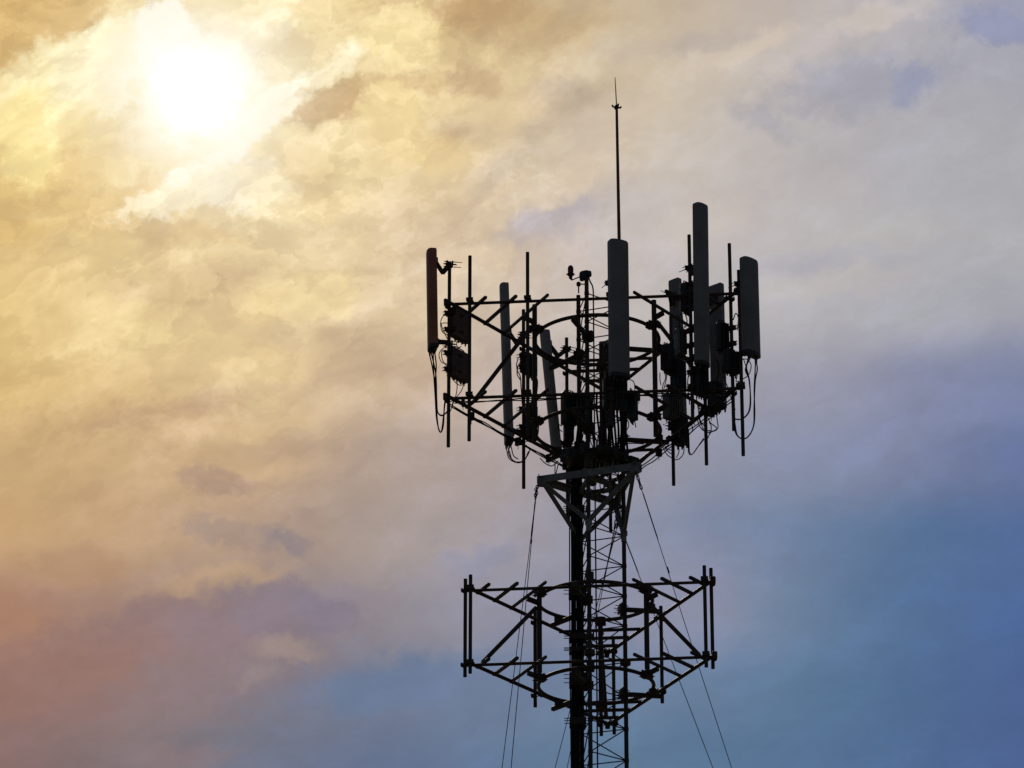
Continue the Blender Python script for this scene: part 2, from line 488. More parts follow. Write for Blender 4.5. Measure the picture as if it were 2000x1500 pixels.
# ------------------------------------------------------------------ mesh builder
class MB:
    def __init__(self):
        self.v, self.f = [], []

    def ring_path(self, pts, rads, n=8, closed=False, caps=True):
        pts = [Vector(p) for p in pts]
        k = len(pts)
        base = len(self.v)
        prev = None
        for i, p in enumerate(pts):
            if closed:
                t = pts[(i + 1) % k] - pts[i - 1]
            else:
                t = pts[min(i + 1, k - 1)] - pts[max(i - 1, 0)]
            if t.length < 1e-9:
                t = Vector((0, 0, 1))
            t.normalize()
            if prev is None:
                a = Vector((0, 0, 1)) if abs(t.z) < .9 else Vector((1, 0, 0))
                u = t.cross(a).normalized()
            else:
                u = (prev - t * prev.dot(t)).normalized()
            prev = u
            w = t.cross(u)
            r = rads[i] if isinstance(rads, (list, tuple)) else rads
            for j in range(n):
                an = 2 * math.pi * j / n
                self.v.append(p + u * (r * math.cos(an)) + w * (r * math.sin(an)))
        segs = k if closed else k - 1
        for i in range(segs):
            a, b = base + i * n, base + ((i + 1) % k) * n
            for j in range(n):
                self.f.append((a + j, a + (j + 1) % n, b + (j + 1) % n, b + j))
        if caps and not closed:
            self.f.append(tuple(base + j for j in reversed(range(n))))
            self.f.append(tuple(base + (k - 1) * n + j for j in range(n)))
        return self

    def tube(self, a, b, r, r2=None, n=12):
        return self.ring_path([a, b], [r, r if r2 is None else r2], n)

    def hoop(self, c, rad, r, seg=72, n=10, a0=0.0, a1=2 * math.pi):
        full = abs(a1 - a0 - 2 * math.pi) < 1e-6
        k = seg if full else seg + 1
        pts = [Vector((c[0] + rad * math.cos(a0 + (a1 - a0) * i / seg),
                       c[1] + rad * math.sin(a0 + (a1 - a0) * i / seg), c[2])) for i in range(k)]
        return self.ring_path(pts, r, n, closed=full)

    def box(self, c, ax, ay, az_, bev=0.0):
        """box by centre and three half-axis vectors, edges broken by a small chamfer"""
        c, ax, ay, az_ = Vector(c), Vector(ax), Vector(ay), Vector(az_)
        b = len(self.v)
        if bev <= 0:
            for z in (-1, 1):
                for x, y in ((-1, -1), (1, -1), (1, 1), (-1, 1)):
                    self.v.append(c + ax * x + ay * y + az_ * z)
            self.f += [(b + 3, b + 2, b + 1, b), (b + 4, b + 5, b + 6, b + 7)]
            for i in range(4):
                j = (i + 1) % 4
                self.f.append((b + i, b + j, b + 4 + j, b + 4 + i))
            return self
        bx, by, bz = bev / ax.length, bev / ay.length, bev / az_.length
        prof = []
        for (x, y, sx, sy) in ((-1, -1, 1, 1), (1, -1, -1, 1), (1, 1, -1, -1), (-1, 1, 1, -1)):
            p, q = (x, y + sy * by), (x + sx * bx, y)
            prof += [p, q] if (x * y > 0) else [q, p]
        for z, s in ((-1, 1), (-1 + bz, 0), (1 - bz, 0), (1, 1)):
            for x, y in prof:
                kx, ky = (1 - bx * s, 1 - by * s)
                self.v.append(c + ax * (x * kx) + ay * (y * ky) + az_ * z)
        for l in range(3):
            for i in range(8):
                j = (i + 1) % 8
                self.f.append((b + l * 8 + i, b + l * 8 + j, b + l * 8 + 8 + j, b + l * 8 + 8 + i))
        self.f.append(tuple(b + i for i in reversed(range(8))))
        self.f.append(tuple(b + 24 + i for i in range(8)))
        return self

    def bar(self, a, b, w, h, up=(0, 0, 1), bev=0.0):
        """rectangular bar from a to b"""
        a, b = Vector(a), Vector(b)
        t = (b - a)
        L = t.length / 2
        t.normalize()
        s = t.cross(Vector(up))
        if s.length < 1e-4:
            s = t.cross(Vector((1, 0, 0)))
        s.normalize()
        u = s.cross(t)
        return self.box((a + b) / 2, t * L, s * (w / 2), u * (h / 2), bev)

    def lathe(self, c, prof, n=20, axis=(0, 0, 1)):
        c, t = Vector(c), Vector(axis).normalized()
        pts = [c + t * z for r, z in prof]
        base = len(self.v)
        a = Vector((1, 0, 0)) if abs(t.x) < .9 else Vector((0, 1, 0))
        u = t.cross(a).normalized()
        w = t.cross(u)
        for (r, z), p in zip(prof, pts):
            for j in range(n):
                an = 2 * math.pi * j / n
                self.v.append(p + u * (r * math.cos(an)) + w * (r * math.sin(an)))
        for i in range(len(prof) - 1):
            A, B = base + i * n, base + (i + 1) * n
            for j in range(n):
                self.f.append((A + j, A + (j + 1) % n, B + (j + 1) % n, B + j))
        self.f.append(tuple(base + j for j in reversed(range(n))))
        self.f.append(tuple(base + (len(prof) - 1) * n + j for j in range(n)))
        return self

    def prism(self, c, ax, ay, az_, prof, z0, z1, rings=None):
        """extrude a 2-D profile (in ax, ay units) along az_; rings = [(z, scale)] """
        c, ax, ay, az_ = Vector(c), Vector(ax), Vector(ay), Vector(az_)
        base = len(self.v)
        n = len(prof)
        rings = rings or [(z0, 1), (z1, 1)]
        for z, s in rings:
            for x, y in prof:
                self.v.append(c + ax * (x * s) + ay * (y * s) + az_ * z)
        for i in range(len(rings) - 1):
            A, B = base + i * n, base + (i + 1) * n
            for j in range(n):
                self.f.append((A + j, A + (j + 1) % n, B + (j + 1) % n, B + j))
        self.f.append(tuple(base + j for j in reversed(range(n))))
        self.f.append(tuple(base + (len(rings) - 1) * n + j for j in range(n)))
        return self

    def build(self, name, material, parent=None, smooth=True, loc=None):
        me = bpy.data.meshes.new(name)
        off = Vector((0, 0, 0))
        if parent is not None:
            p = parent
            while p is not None:
                off += p.location
                p = p.parent
        elif loc is not None:
            off = Vector(loc)
        me.from_pydata([tuple(v - off) for v in self.v], [], self.f)
        me.materials.append(material)
        if smooth:
            me.polygons.foreach_set('use_smooth', [True] * len(me.polygons))
            me.set_sharp_from_angle(angle=R(38))
        me.update()
        o = bpy.data.objects.new(name, me)
        COL.objects.link(o)
        if parent is not None:
            o.parent = parent
        elif loc is not None:
            o.location = off
        return o


def tag(o, label, cat, group=None, kind=None):
    if label:
        o['label'] = label
    if cat:
        o['category'] = cat
    if group:
        o['group'] = group
    if kind:
        o['kind'] = kind
    return o


def empty(name, loc, label, cat, group=None):
    o = bpy.data.objects.new(name, None)
    o.empty_display_size = .2
    COL.objects.link(o)
    o.location = loc
    return tag(o, label, cat, group)


def pol(c, r, deg, z=None):
    return Vector((c[0] + r * math.cos(R(deg)), c[1] + r * math.sin(R(deg)), (c[2] if len(c) > 2 else 0) if z is None else z))


def spline(pts, per=8):
    """Catmull-Rom through pts"""
    p = [Vector(q) for q in pts]
    p = [p[0] * 2 - p[1]] + p + [p[-1] * 2 - p[-2]]
    out = []
    for i in range(1, len(p) - 2):
        for k in range(per):
            t = k / per
            a, b, c, d = p[i - 1], p[i], p[i + 1], p[i + 2]
            out.append(.5 * ((2 * b) + (c - a) * t + (2 * a - 5 * b + 4 * c - d) * t * t + (3 * b - a - 3 * c + d) * t ** 3))
    out.append(p[-2])
    return out


# ------------------------------------------------------------------ ground
g = MB()
N = 40
ext = [(-1 + 2 * i / N) for i in range(N + 1)]
ext = [math.copysign(abs(e) ** 2, e) * 600 for e in ext]
for yy in ext:
    for xx in ext:
        h = 0.0
        r_ = math.hypot(xx, yy - 50)
        if r_ > 120:
            h = 2 * mnoise.noise(Vector((xx / 400, yy / 400, 0))) * min(1, (r_ - 120) / 400)
        g.v.append(Vector((xx, yy + 50, h)))
for j in range(N):
    for i in range(N):
        a = j * (N + 1) + i
        g.f.append((a, a + 1, a + N + 2, a + N + 1))
tag(g.build('ground', GRASS), 'rough dry grass ground under the mast', None, None, 'structure')

# ------------------------------------------------------------------ lattice mast
AX = Vector((1.19, 50.0, 0))
LEG_A = (9.5, -110.5, 129.5)                 # right leg, near leg, far left leg
LEG_R = .373
ZTOP = zat(541, AX + Vector((0, -.35, 0)))
mast = empty('lattice_mast', AX, 'slender three-legged steel lattice mast that carries both antenna frames', 'mast')
MB().box(AX + Vector((0, 0, .15)), (.8, 0, 0), (0, .8, 0), (0, 0, .17), .03).build('footing', CONC, mast)
leg_xy = [pol(AX, LEG_R, a, 0) for a in LEG_A]
for i, p in enumerate(leg_xy):
    m = MB().tube(p + Vector((0, 0, .32)), Vector((p.x, p.y, ZTOP)), .0305, n=14)
    lg = m.build('leg', LEGM if i == 1 else STEEL, mast)
ZF = zat(1294, leg_xy[0])                     # bolted flange between two mast sections
for i, p in enumerate(leg_xy):
    MB().lathe((p.x, p.y, ZF), [(.035, -.045), (.07, -.038), (.076, -.02), (.076, -.004), (.074, 0), (.076, .004), (.076, .02),
                                 (.07, .038), (.035, .045)], 18).build('flange', STEEL, mast)
PITCH_Z = (zat(1424.5, leg_xy[0]) - zat(1486, leg_xy[0]))
levels = []
z = zat(1363, leg_xy[0])
down = []
while z > .9:
    down.append(z)
    z -= PITCH_Z
levels = list(reversed(down))
levels.append(ZF)
z = zat(1223, leg_xy[0])
while z < ZTOP - .05:
    levels.append(z)
    z += PITCH_Z * .985


def P3(i, z):
    return Vector((leg_xy[i].x, leg_xy[i].y, z))


order = (1, 0, 2)                              # near -> right -> far, the bracing spirals this way
zmin_seen = zat(1530, leg_xy[0])
low = MB()
for k, z in enumerate(levels):
    seen = z > zmin_seen
    for s in range(3):
        a, b = order[s], order[(s + 1) % 3]
        mh = MB() if seen else low
        mh.tube(P3(a, z), P3(b, z), .0085, n=7)
        if seen:
            mh.build('cross_brace', STEEL, mast)
        if k + 1 < len(levels):
            md = MB() if seen else low
            md.tube(P3(a, z), P3(b, levels[k + 1]), .0085, n=7)
            if seen:
                md.build('diagonal_brace', STEEL, mast)
tag(low.build('lower_bracing', STEEL, mast), None, None, None, 'stuff')
for i, p in enumerate(leg_xy):                 # gusset lugs where the braces meet the legs
    m = MB()
    for z in levels:
        if z > zmin_seen:
            m.lathe((p.x, p.y, z), [(.029, -.035), (.036, -.02), (.036, .02), (.029, .035)], 10)
    m.build('brace_lugs', STEEL, mast)
# conduit running down inside, bent over to the near leg at the top
cx = at(1163.5, 1090, 50.0)
ct = zat(556, cx)
pts = [Vector((cx.x, cx.y, .4)), Vector((cx.x, cx.y, ct - .1)), Vector((cx.x - .012, cx.y - .02, ct - .03)),
       Vector((cx.x - .05, cx.y - .09, ct + .02)), Vector((leg_xy[1].x + .02, leg_xy[1].y + .05, ct + .03))]
MB().ring_path(pts[:1] + spline(pts[1:], 6), .0105, 8).build('conduit', STEEL, mast)

# feeder bundle clipped to the far left leg, with its cable brackets
fz0 = .5
far_leg = leg_xy[2]
offs = [(-.146, -.03, .009), (-.118, -.06, .019), (-.112, .02, .019), (-.080, -.075, .02), (-.078, -.01, .02), (-.046, -.085, .018),
        (-.044, .05, .018), (-.008, -.06, .017), (-.004, .05, .017), (.022, -.07, .014)]
for i, (ox, oy, rr) in enumerate(offs):
    ztop = zat(880 + (i * 37) % 45, far_leg)
    pts = []
    zz = fz0
    j = 0
    while zz < ztop:
        pts.append(Vector((far_leg.x + ox + .006 * math.sin(zz * .9 + i * 1.7), far_leg.y + oy + .006 * math.cos(zz * 1.1 + i), zz)))
        zz += .55
    pts.append(Vector((far_leg.x + ox, far_leg.y + oy, ztop)))
    o = MB().ring_path(pts, rr, 9).build('feeder_cable', RUBBER, None, True, pts[0])
    tag(o, 'black feeder cable in the bundle running down the left leg of the mast', 'cable', 'feeder cables strapped to the mast leg')
for i, (py, hh) in enumerate(((998, .10), (1158, .16), (1247, .09), (1330, .18), (1412, .11), (1272, .06))):
    zc = zat(py, far_leg)
    br = MB()
    br.box((far_leg.x - .05, far_leg.y - .105, zc), (.115, 0, 0), (0, .012, 0), (0, 0, hh / 2), .006)
    br.box((far_leg.x - .05, far_leg.y + .085, zc), (.115, 0, 0), (0, .01, 0), (0, 0, hh / 2), .006)
    for dz_ in (-.3, .05, .35):
        br.tube((far_leg.x - .235, far_leg.y - .085, zc + dz_ * hh), (far_leg.x + .09, far_leg.y - .085, zc + dz_ * hh), .006, n=6)
    if i % 2 == 1:
        n_ = leg_xy[1]
        br.bar((far_leg.x + .06, far_leg.y - .12, zc), (n_.x + .02, n_.y + .04, zc), .02, hh * .8)
        br.box((n_.x + .01, n_.y, zc), (.055, 0, 0), (0, .05, 0), (0, 0, hh * .42), .006)
    br.build('cable_bracket', STEEL, mast)


# ------------------------------------------------------------------ antenna frames
def on_edge(A, B, px):
    lo, hi = 0.0, 1.0
    sa = px_of(A)[0] < px_of(B)[0]
    for _ in range(50):
        t = (lo + hi) / 2
        x = px_of(A.lerp(B, t))[0]
        if (x < px) == sa:
            lo = t
        else:
            hi = t
    return A.lerp(B, (lo + hi) / 2), (lo + hi) / 2


def clamp_set(mb, p, direction, size=.07):
    """pair of clamp plates and U-bolt with stud ends round a pipe at p"""
    d = Vector(direction).normalized()
    s = d.cross(Vector((0, 0, 1))).normalized()
    up = Vector((0, 0, 1))
    for k in (-1, 1):
        mb.box(p + d * (k * .038), d * .009, s * size, up * (size * .72), .003)
    for a in (-1, 1):
        for b in (-1, 1):
            q = p + s * (a * size * .72) + up * (b * size * .42)
            mb.tube(q - d * .10, q + d * .085, .006, n=6)
            mb.lathe(q + d * .055, [(.012, -.008), (.012, .008)], 6, d)


class Frame:
    def __init__(self, name, label, ctr, zU, zL, rad, angs, ring_r, zrU, zrL, post_r, tube_r, rungs, posts_ext, post_t=.036):
        self.root = empty(name, (ctr[0], ctr[1], zL), label, 'antenna frame', 'triangular antenna frames on the mast')
        rt = self.root
        self.c = ctr
        self.U = [pol(ctr, rad, a, zU) for a in angs]
        self.L = [pol(ctr, rad, a, zL) for a in angs]
        self.pipes = {}
        for T, top in ((self.U, True), (self.L, False)):
            for i in range(3):
                A, B = T[i], T[(i + 1) % 3]
                d = (B - A).normalized()
                dz_ = Vector((0, 0, .028 * (i - 1)))
                MB().tube(A - d * .03 + dz_, B + d * .03 + dz_, tube_r if i else tube_r * .82, n=14).build('frame_tube', STEEL, rt)
            for i in range(3):
                m = MB()
                p = T[i]
                m.box(p, (.036, 0, 0), (0, .036, 0), (0, 0, .045), .01)
                for s in (-1, 1):
                    m.tube(p + Vector((s * .026, -.06, .02)), p + Vector((s * .026, .06, .02)), .006, n=6)
                m.build('corner_clamp', STEEL, rt)
                # rungs, parallel to the opposite side
                A = T[(i + 1) % 3] - p
                B = T[(i + 2) % 3] - p
                for k, r in enumerate(rungs):
                    a, b = p + A * r, p + B * r
                    d = (b - a).normalized()
                    o_ = Vector((0, 0, .035))
                    MB().bar(a - d * .07 + o_, b + d * .05 + o_, .045 if k < 2 else .035, .04, bev=.004).build('frame_rung', STEEL, rt)
        for zr in (zrU, zrL):
            MB().hoop((ctr[0], ctr[1], zr), ring_r, tube_r * 1.02).build('ring_tube', STEEL, rt)
        # ring posts toward each corner, arms to the innermost rung, diagonal struts
        for i, a in enumerate(angs):
            pt = pol(ctr, post_r, a)
            z0, z1 = zL - posts_ext[0], zU + posts_ext[1]
            rp_ = MB().tube(Vector((pt.x, pt.y, z0)), Vector((pt.x, pt.y, z1)), post_t, n=14)
            rp = rp_.build('ring_post', STEEL, rt)
            rd = Vector((math.cos(R(a)), math.sin(R(a)), 0))
            for zr, zt, T in ((zrU, zU, self.U), (zrL, zL, self.L)):
                m = MB()
                q = Vector((pt.x, pt.y, zr)) - rd * ((post_r - ring_r) / 2)
                m.box(q, rd * ((post_r - ring_r) / 2 + .03), rd.cross(Vector((0, 0, 1))) * .055, (0, 0, .05), .012)
                clamp_set(m, Vector((pt.x, pt.y, zr)), rd, .075)
                m.build('ring_clamp', STEEL, rp)
                end = T[i] + (((T[(i + 1) % 3] + T[(i + 2) % 3]) / 2) - T[i]) * rungs[-1]
                MB().bar(Vector((pt.x, pt.y, zt - .05)), end + Vector((0, 0, -.01)), .07, .055, bev=.006).build('stub_arm', STEEL, rt)
            e0 = Vector((pt.x, pt.y, zU - .12)) + rd * .05
            e1 = self.L[i] + (((self.L[(i + 1) % 3] + self.L[(i + 2) % 3]) / 2) - self.L[i]) * rungs[0] + Vector((0, 0, .05))
            MB().tube(e0, e1, .03, n=12).build('diagonal_strut', STEEL, rt)
        # standoff arms from the mast legs out to the rings
        for zr in (zrU - .1, zrL - .1):
            for a in LEG_A:
                rd = Vector((math.cos(R(a)), math.sin(R(a)), 0))
                A = pol(ctr, LEG_R + .02, a, zr)
                B = pol(ctr, ring_r + .14, a, zr)
                m = MB().bar(A, B, .055, .06, bev=.006)
                m.box(A - rd * .02, rd * .02, rd.cross(Vector((0, 0, 1))) * .07, (0, 0, .09), .01)
                clamp_set(m, A - rd * .02, rd, .08)
                m.build('standoff_arm', STEEL, rt)
                m = MB()
                q = pol(ctr, ring_r, a, zr + .05)
                m.box(q, rd * .05, rd.cross(Vector((0, 0, 1))) * .045, (0, 0, .055), .012)
                m.build('ring_saddle', STEEL, rt)

    def pipe(self, key, face, px, ytop, ybot, r=.0255, out=.05, lean=0.0):
        """vertical mount pipe clamped on the outside of face (0 front, 1 right-back, 2 left-back)"""
        A, B = self.U[face], self.U[(face + 1) % 3]
        n = ((A + B) / 2 - Vector((self.c[0], self.c[1], A.z))).normalized()
        p, t = on_edge(A, B, px)
        p = p + n * out
        # keep the pipe on its photo column after stepping outward
        t_ = (B - A).normalized()
        for _ in range(6):
            e = (px - px_of(p)[0]) / 138.0
            if abs(t_.x) > .2:
                p = p + t_ * (e / t_.x * .9)
        z0, z1 = zat(ybot, p), zat(ytop, p)
        mp = MB().tube(Vector((p.x, p.y, z0)), Vector((p.x + lean, p.y, z1)), r, n=14).build('mount_pipe', STEEL, self.root)
        for zc in (self.U[0].z, self.L[0].z):
            m = MB()
            q = Vector((p.x, p.y, zc)) - n * (out / 2)
            for s in (-1, 1):
                m.tube(q + t_ * (s * .038) - n * .07, q + t_ * (s * .038) + n * .075, .006, n=6)
            m.box(q + n * .058, n * .008, t_ * .05, Vector((0, 0, .03)), .003)
            m.box(q - n * .058, n * .008, t_ * .05, Vector((0, 0, .03)), .003)
            m.build('pipe_clamp', STEEL, mp)
        self.pipes[key] = Vector((p.x, p.y, 0))
        return self.pipes[key]


UA = (-155.2, -35.2, 84.8)
up = Frame('antenna_frame', 'upper triangular tube frame crowded with panel antennas round the mast top', (1.205, 50.0), 23.645, 22.215, 2.34,
           UA, .882, 23.50, 22.10, .975, .027, (.13, .235, .345), (.42, .22))
LA = (-156.0, -36.0, 84.0)
lo_ = Frame('antenna_frame', 'lower triangular tube frame with bare pipes and no antennas', (1.15, 50.0), 19.46, 18.39, 1.94,
            LA, .79, 19.565, 18.335, .848, .026, (.085, .20, .315), (-.02, .14))

up.pipe('L1', 2, 877.5, 512, 873)
up.pipe('F1', 0, 917.5, 500, 861)
up.pipe('F2', 0, 1030.5, 493, 850)
up.pipe('L2', 2, 1022.5, 605, 954)
up.pipe('L3', 2, 1107, 660, 1012)
up.pipe('F3', 0, 1191, 491, 830)
up.pipe('F4', 0, 1348, 459, 822)
up.pipe('F5', 0, 1443.5, 528, 890)
up.pipe('R1', 1, 1427, 476, 841)
up.pipe('R2', 1, 1374, 548, 908)
up.pipe('R3', 1, 1311, 618, 948)
up.pipe('R4', 1, 1190, 690, 1039)
lo_.pipe('L1', 2, 909, 1131, 1322)
lo_.pipe('F1', 0, 919, 1123, 1315)
lo_.pipe('L2', 2, 1045, 1190, 1381)
lo_.pipe('F2', 0, 1376, 1105, 1303)
lo_.pipe('R1', 1, 1389, 1110, 1306)
lo_.pipe('R2', 1, 1291, 1184, 1373)
lo_.pipe('R3', 1, 1198, 1249, 1434)
lo_.pipe('L3', 2, 1173, 1215, 1437)

# cable plate round the mast where the jumpers come together, with clips along its rim
zp = zat(899, AX)
m = MB().lathe((AX.x - .03, AX.y, zp), [(.44, -.018), (.47, -.008), (.47, .008), (.44, .018)], 12)
for k in range(12):
    p = pol((AX.x - .03, AX.y), .46, 30 * k + 7, zp)
    m.box(p, (.03, 0, 0), (0, .03, 0), (0, 0, .045 + .012 * (k % 3)), .008)
m.build('cable_plate', CAPM, up.root)

# ------------------------------------------------------------------ guy star (torsion frame)
SC = (1.2, 50.0)
ZS = 21.309
star = empty('guy_bracket', (SC[0], SC[1], ZS - .7), 'triangular steel guy bracket with slanted struts below the upper antenna frame', 'guy bracket')
SA = (-170.5, -50.5, 69.5)
SR = .815
cor = [pol(SC, SR, a, ZS) for a in SA]
for i in range(3):
    A, B = cor[i], cor[(i + 1) % 3]
    d = (B - A).normalized()
    s = d.cross(Vector((0, 0, 1)))
    dzz = Vector((0, 0, (.012, 0, -.012)[i]))
    m = MB().bar(A - d * .05 + dzz, B + d * .05 + dzz, .012, .105)
    m.bar(A - d * .05 + dzz + Vector((0, 0, .0465)) - s * .03, B + d * .05 + dzz + Vector((0, 0, .0465)) - s * .03, .048, .012)
    m.build('star_beam', GALV, star)
for i, p in enumerate(cor):
    rd = Vector((math.cos(R(SA[i])), math.sin(R(SA[i])), 0))
    m = MB().box(p - rd * .02 + Vector((0, 0, -.03)), rd * .06, rd.cross(Vector((0, 0, 1))) * .045, (0, 0, .062), .012)
    for k in (-1, 1):
        q = p + rd * .03 + rd.cross(Vector((0, 0, 1))) * (k * .045)
        m.tube(q + Vector((0, 0, -.085)), q + Vector((0, 0, .07)), .008, n=6)
        m.tube(p - rd.cross(Vector((0, 0, 1))) * .06 + Vector((0, 0, k * .03)), p + rd.cross(Vector((0, 0, 1))) * .06 + Vector((0, 0, k * .03)), .008, n=6)
    m.build('corner_plate', GALV, star)
    near = sorted(range(3), key=lambda j: (leg_xy[j] - Vector((p.x, p.y, 0))).length)[:2]
    for j in near:
        e = P3(j, ZS - .74 + (.05 if j == 1 else 0))
        st = p - rd * .05 + Vector((0, 0, -.05))
        MB().bar(st, e, .07, .022, up=rd, bev=.003).bar(st + Vector((0, 0, -.0)), e, .014, .062, up=rd).build('strut', GALV, star)
for j in range(3):
    e = P3(j, ZS - .76)
    m = MB().lathe(e, [(.03, -.09), (.039, -.08), (.039, .08), (.03, .09)], 14)
    m.bar(e + Vector((-.05, -.03, .03)), e + Vector((.05, -.03, .03)), .02, .07)
    m.build('leg_collar', GALV, star)
    MB().bar(P3(j, ZS - .045), P3((j + 1) % 3, ZS - .045), .05, .06, bev=.004).build('mast_tie', GALV, star)


def guy(i, px_end, Yq, side, label, pq=1500):
    c = cor[i]
    rd = Vector((math.cos(R(SA[i])), math.sin(R(SA[i])), 0))
    p = c + rd * .05 + rd.cross(Vector((0, 0, 1))) * (side * .05) + Vector((0, 0, -.1))
    q = at(px_end, pq, Yq)
    d = (q - p).normalized()
    g_ = p + d * ((0 - p.z) / d.z)
    root = empty('guy_wire', g_, label, 'guy wire', 'guy wires of the mast')
    L = (g_ - p).length
    dn = (g_ - p).normalized()
    sagv = Vector((0, 0, -1))
    pts = [p + dn * (L * t / 40) + sagv * (.12 * 4 * (t / 40) * (1 - t / 40)) for t in range(41)]
    sd = MB().ring_path(pts, .0056, 6).build('strand', WIRE, root)
    m = MB()
    m.ring_path([pts[0] + dn * .30, pts[0] + dn * .34, pts[0] + dn * .95 + Vector((0, 0, -.01)), pts[0] + dn * 1.0 + Vector((0, 0, -.01))],
                [.005, .0088, .0088, .005], 7)
    m.build('grip', WIRE, sd)
    m = MB()
    for k in range(4):                           # shackle, thimble and chain links
        cc = pts[0] + dn * (.03 + .065 * k)
        sx = dn.cross(Vector((0, 0, 1))).normalized()
        u_ = sx if k % 2 == 0 else dn.cross(sx)
        m.ring_path([cc + dn * (.042 * math.cos(t)) + u_ * (.02 * math.sin(t)) for t in [2 * math.pi * j / 10 for j in range(10)]],
                    .007, 6, closed=True)
    m.build('shackle', WIRE, root)
    if side >= 0:
        m = MB()
        cc = pts[0] + dn * (1.15 + .3 * i)
        m.lathe(cc, [(.004, -.05), (.011, -.04), (.011, .04), (.004, .05)], 8, dn)
        m.build('wire_clip', WIRE, sd)
    return root


guy(0, 979, 47.6, -1, 'outer of two close guy wires dropping steeply left of the lower frame')
guy(0, 997, 47.2, 1, 'inner of two close guy wires dropping steeply left of the lower frame')
guy(1, 1432, 49.9, 1, 'guy wire running down right from the right corner of the guy bracket')
guy(2, 1396, 50.6, -1, 'guy wire running down right from the rear corner, passing the right lower pipes')
guy(2, 1082, 52.6, 1, 'rear guy wire that comes out left of the mast at the bottom')
guy(2, 1106, 52.0, 0, 'rear guy wire nearly hidden behind the black feeder bundle')

# ------------------------------------------------------------------ lightning rod
lr = at(1213, 560, leg_xy[0].y)
base = Vector((leg_xy[0].x, leg_xy[0].y + .07, zat(700, leg_xy[0])))
tip_y = base.y
pA = at(1209.5, 480, tip_y)
pB = at(1204.4, 209, tip_y)
pC = at(1201.2, 151, tip_y)
d = (pB - pA).normalized()
root = empty('lightning_rod', base, 'tall thin lightning rod rising above the mast top', 'lightning rod')
pbase = pA - d * ((pA.z - base.z) / d.z)
MB().ring_path([pbase, pA, pB], [.028, .025, .0195], 12).build('pole', RODM, root)
MB().ring_path([pB, pB + (pC - pB) * .5, pC], [.0085, .0075, .005], 8).build('spike', RODM, root)
m = MB().lathe(pB, [(.019, -.03), (.03, -.024), (.034, .0), (.026, .02), (.012, .04)], 14, d)
for k in range(4):
    a = R(20 + 90 * k)
    u = Vector((math.cos(a), math.sin(a), 0))
    m.ring_path(spline([pB + u * .02, pB + u * .05 + Vector((0, 0, -.006)), pB + u * .066 + Vector((0, 0, .008)), pB + u * .060 + Vector((0, 0, .022))], 4), [.013] * 12 + [.007], 7)
m.build('collar', STEEL, root)
m = MB()
for zc in (base.z + .08, base.z + .6):
    q = Vector((leg_xy[0].x, leg_xy[0].y + .035, zc))
    m.box(q, (.05, 0, 0), (0, .06, 0), (0, 0, .03), .006)
m.build('rod_clamp', STEEL, root)

# ------------------------------------------------------------------ obstruction light and mast-top box
nl = leg_xy[1]
lp = at(1114.5, 537, nl.y - .03)
root = empty('warning_light', Vector((nl.x, nl.y, ZTOP - .05)), 'red aircraft warning light on a gooseneck arm beside the mast top', 'warning light')
arm = spline([lp + Vector((0, 0, -.02)), lp + Vector((.002, 0, -.055)), lp + Vector((.03, 0, -.075)), at(1124, 544, nl.y - .03), at(1133, 541, nl.y - .02),
              Vector((nl.x - .02, nl.y, ZTOP + .0))], 5)
MB().ring_path(arm, [.026] * 5 + [.016] * 5 + [.0085] * (len(arm) - 10), 9).build('arm', STEEL, root)
_lb = MB().lathe(lp, [(.022, -.03), (.03, -.02), (.05, .0), (.053, .015), (.045, .025)], 18)
lb = _lb.build('lamp_base', STEEL, root)
m = MB()
for k in range(6):
    a = R(60 * k)
    m.tube(lp + Vector((.045 * math.cos(a), .045 * math.sin(a), .012)), lp + Vector((.062 * math.cos(a), .062 * math.sin(a), .012)), .008, n=6)
m.build('lens_clips', STEEL, lb)
MB().lathe(lp + Vector((0, 0, .025)), [(.037, 0), (.040, .03), (.042, .06), (.040, .085), (.034, .105), (.022, .118), (.008, .123)], 20).build('lens', LENS, root)

root = empty('junction_box', Vector((nl.x, nl.y, ZTOP - .1)), 'round cluster of cable glands capping the near mast leg', 'junction box')
tb = at(1143.5, 538, nl.y)
m = MB()
m.lathe(tb + Vector((-.03, 0, .0)), [(.03, -.07), (.055, -.05), (.062, .0), (.055, .045), (.03, .06)], 16)
m.lathe(tb + Vector((.045, -.01, .015)), [(.02, -.045), (.04, -.03), (.045, .0), (.04, .03), (.02, .045)], 16)
m.lathe(tb + Vector((-.05, .0, -.055)), [(.02, -.03), (.034, -.02), (.036, .0), (.034, .02), (.02, .03)], 14)
m.build('housing', CAPM, root)
m = MB()
for k in range(7):
    m.tube(tb + Vector((-.05 + k * .02, -.02, .05)), tb + Vector((-.052 + k * .021, -.025, .072 - .004 * abs(k - 3))), .011, n=7)
m.build('cable_glands', CAPM, root)
q = at(1130, 555, nl.y)
MB().lathe(q, [(.012, -.036), (.028, -.026), (.034, 0), (.028, .026), (.012, .036)], 14).tube(q + Vector((0, 0, -.14)), q, .01).tube(q, Vector((nl.x, nl.y, q.z)), .009).build('side_lamp', STEEL, root)

# ------------------------------------------------------------------ panel antennas
panel_ends = {}


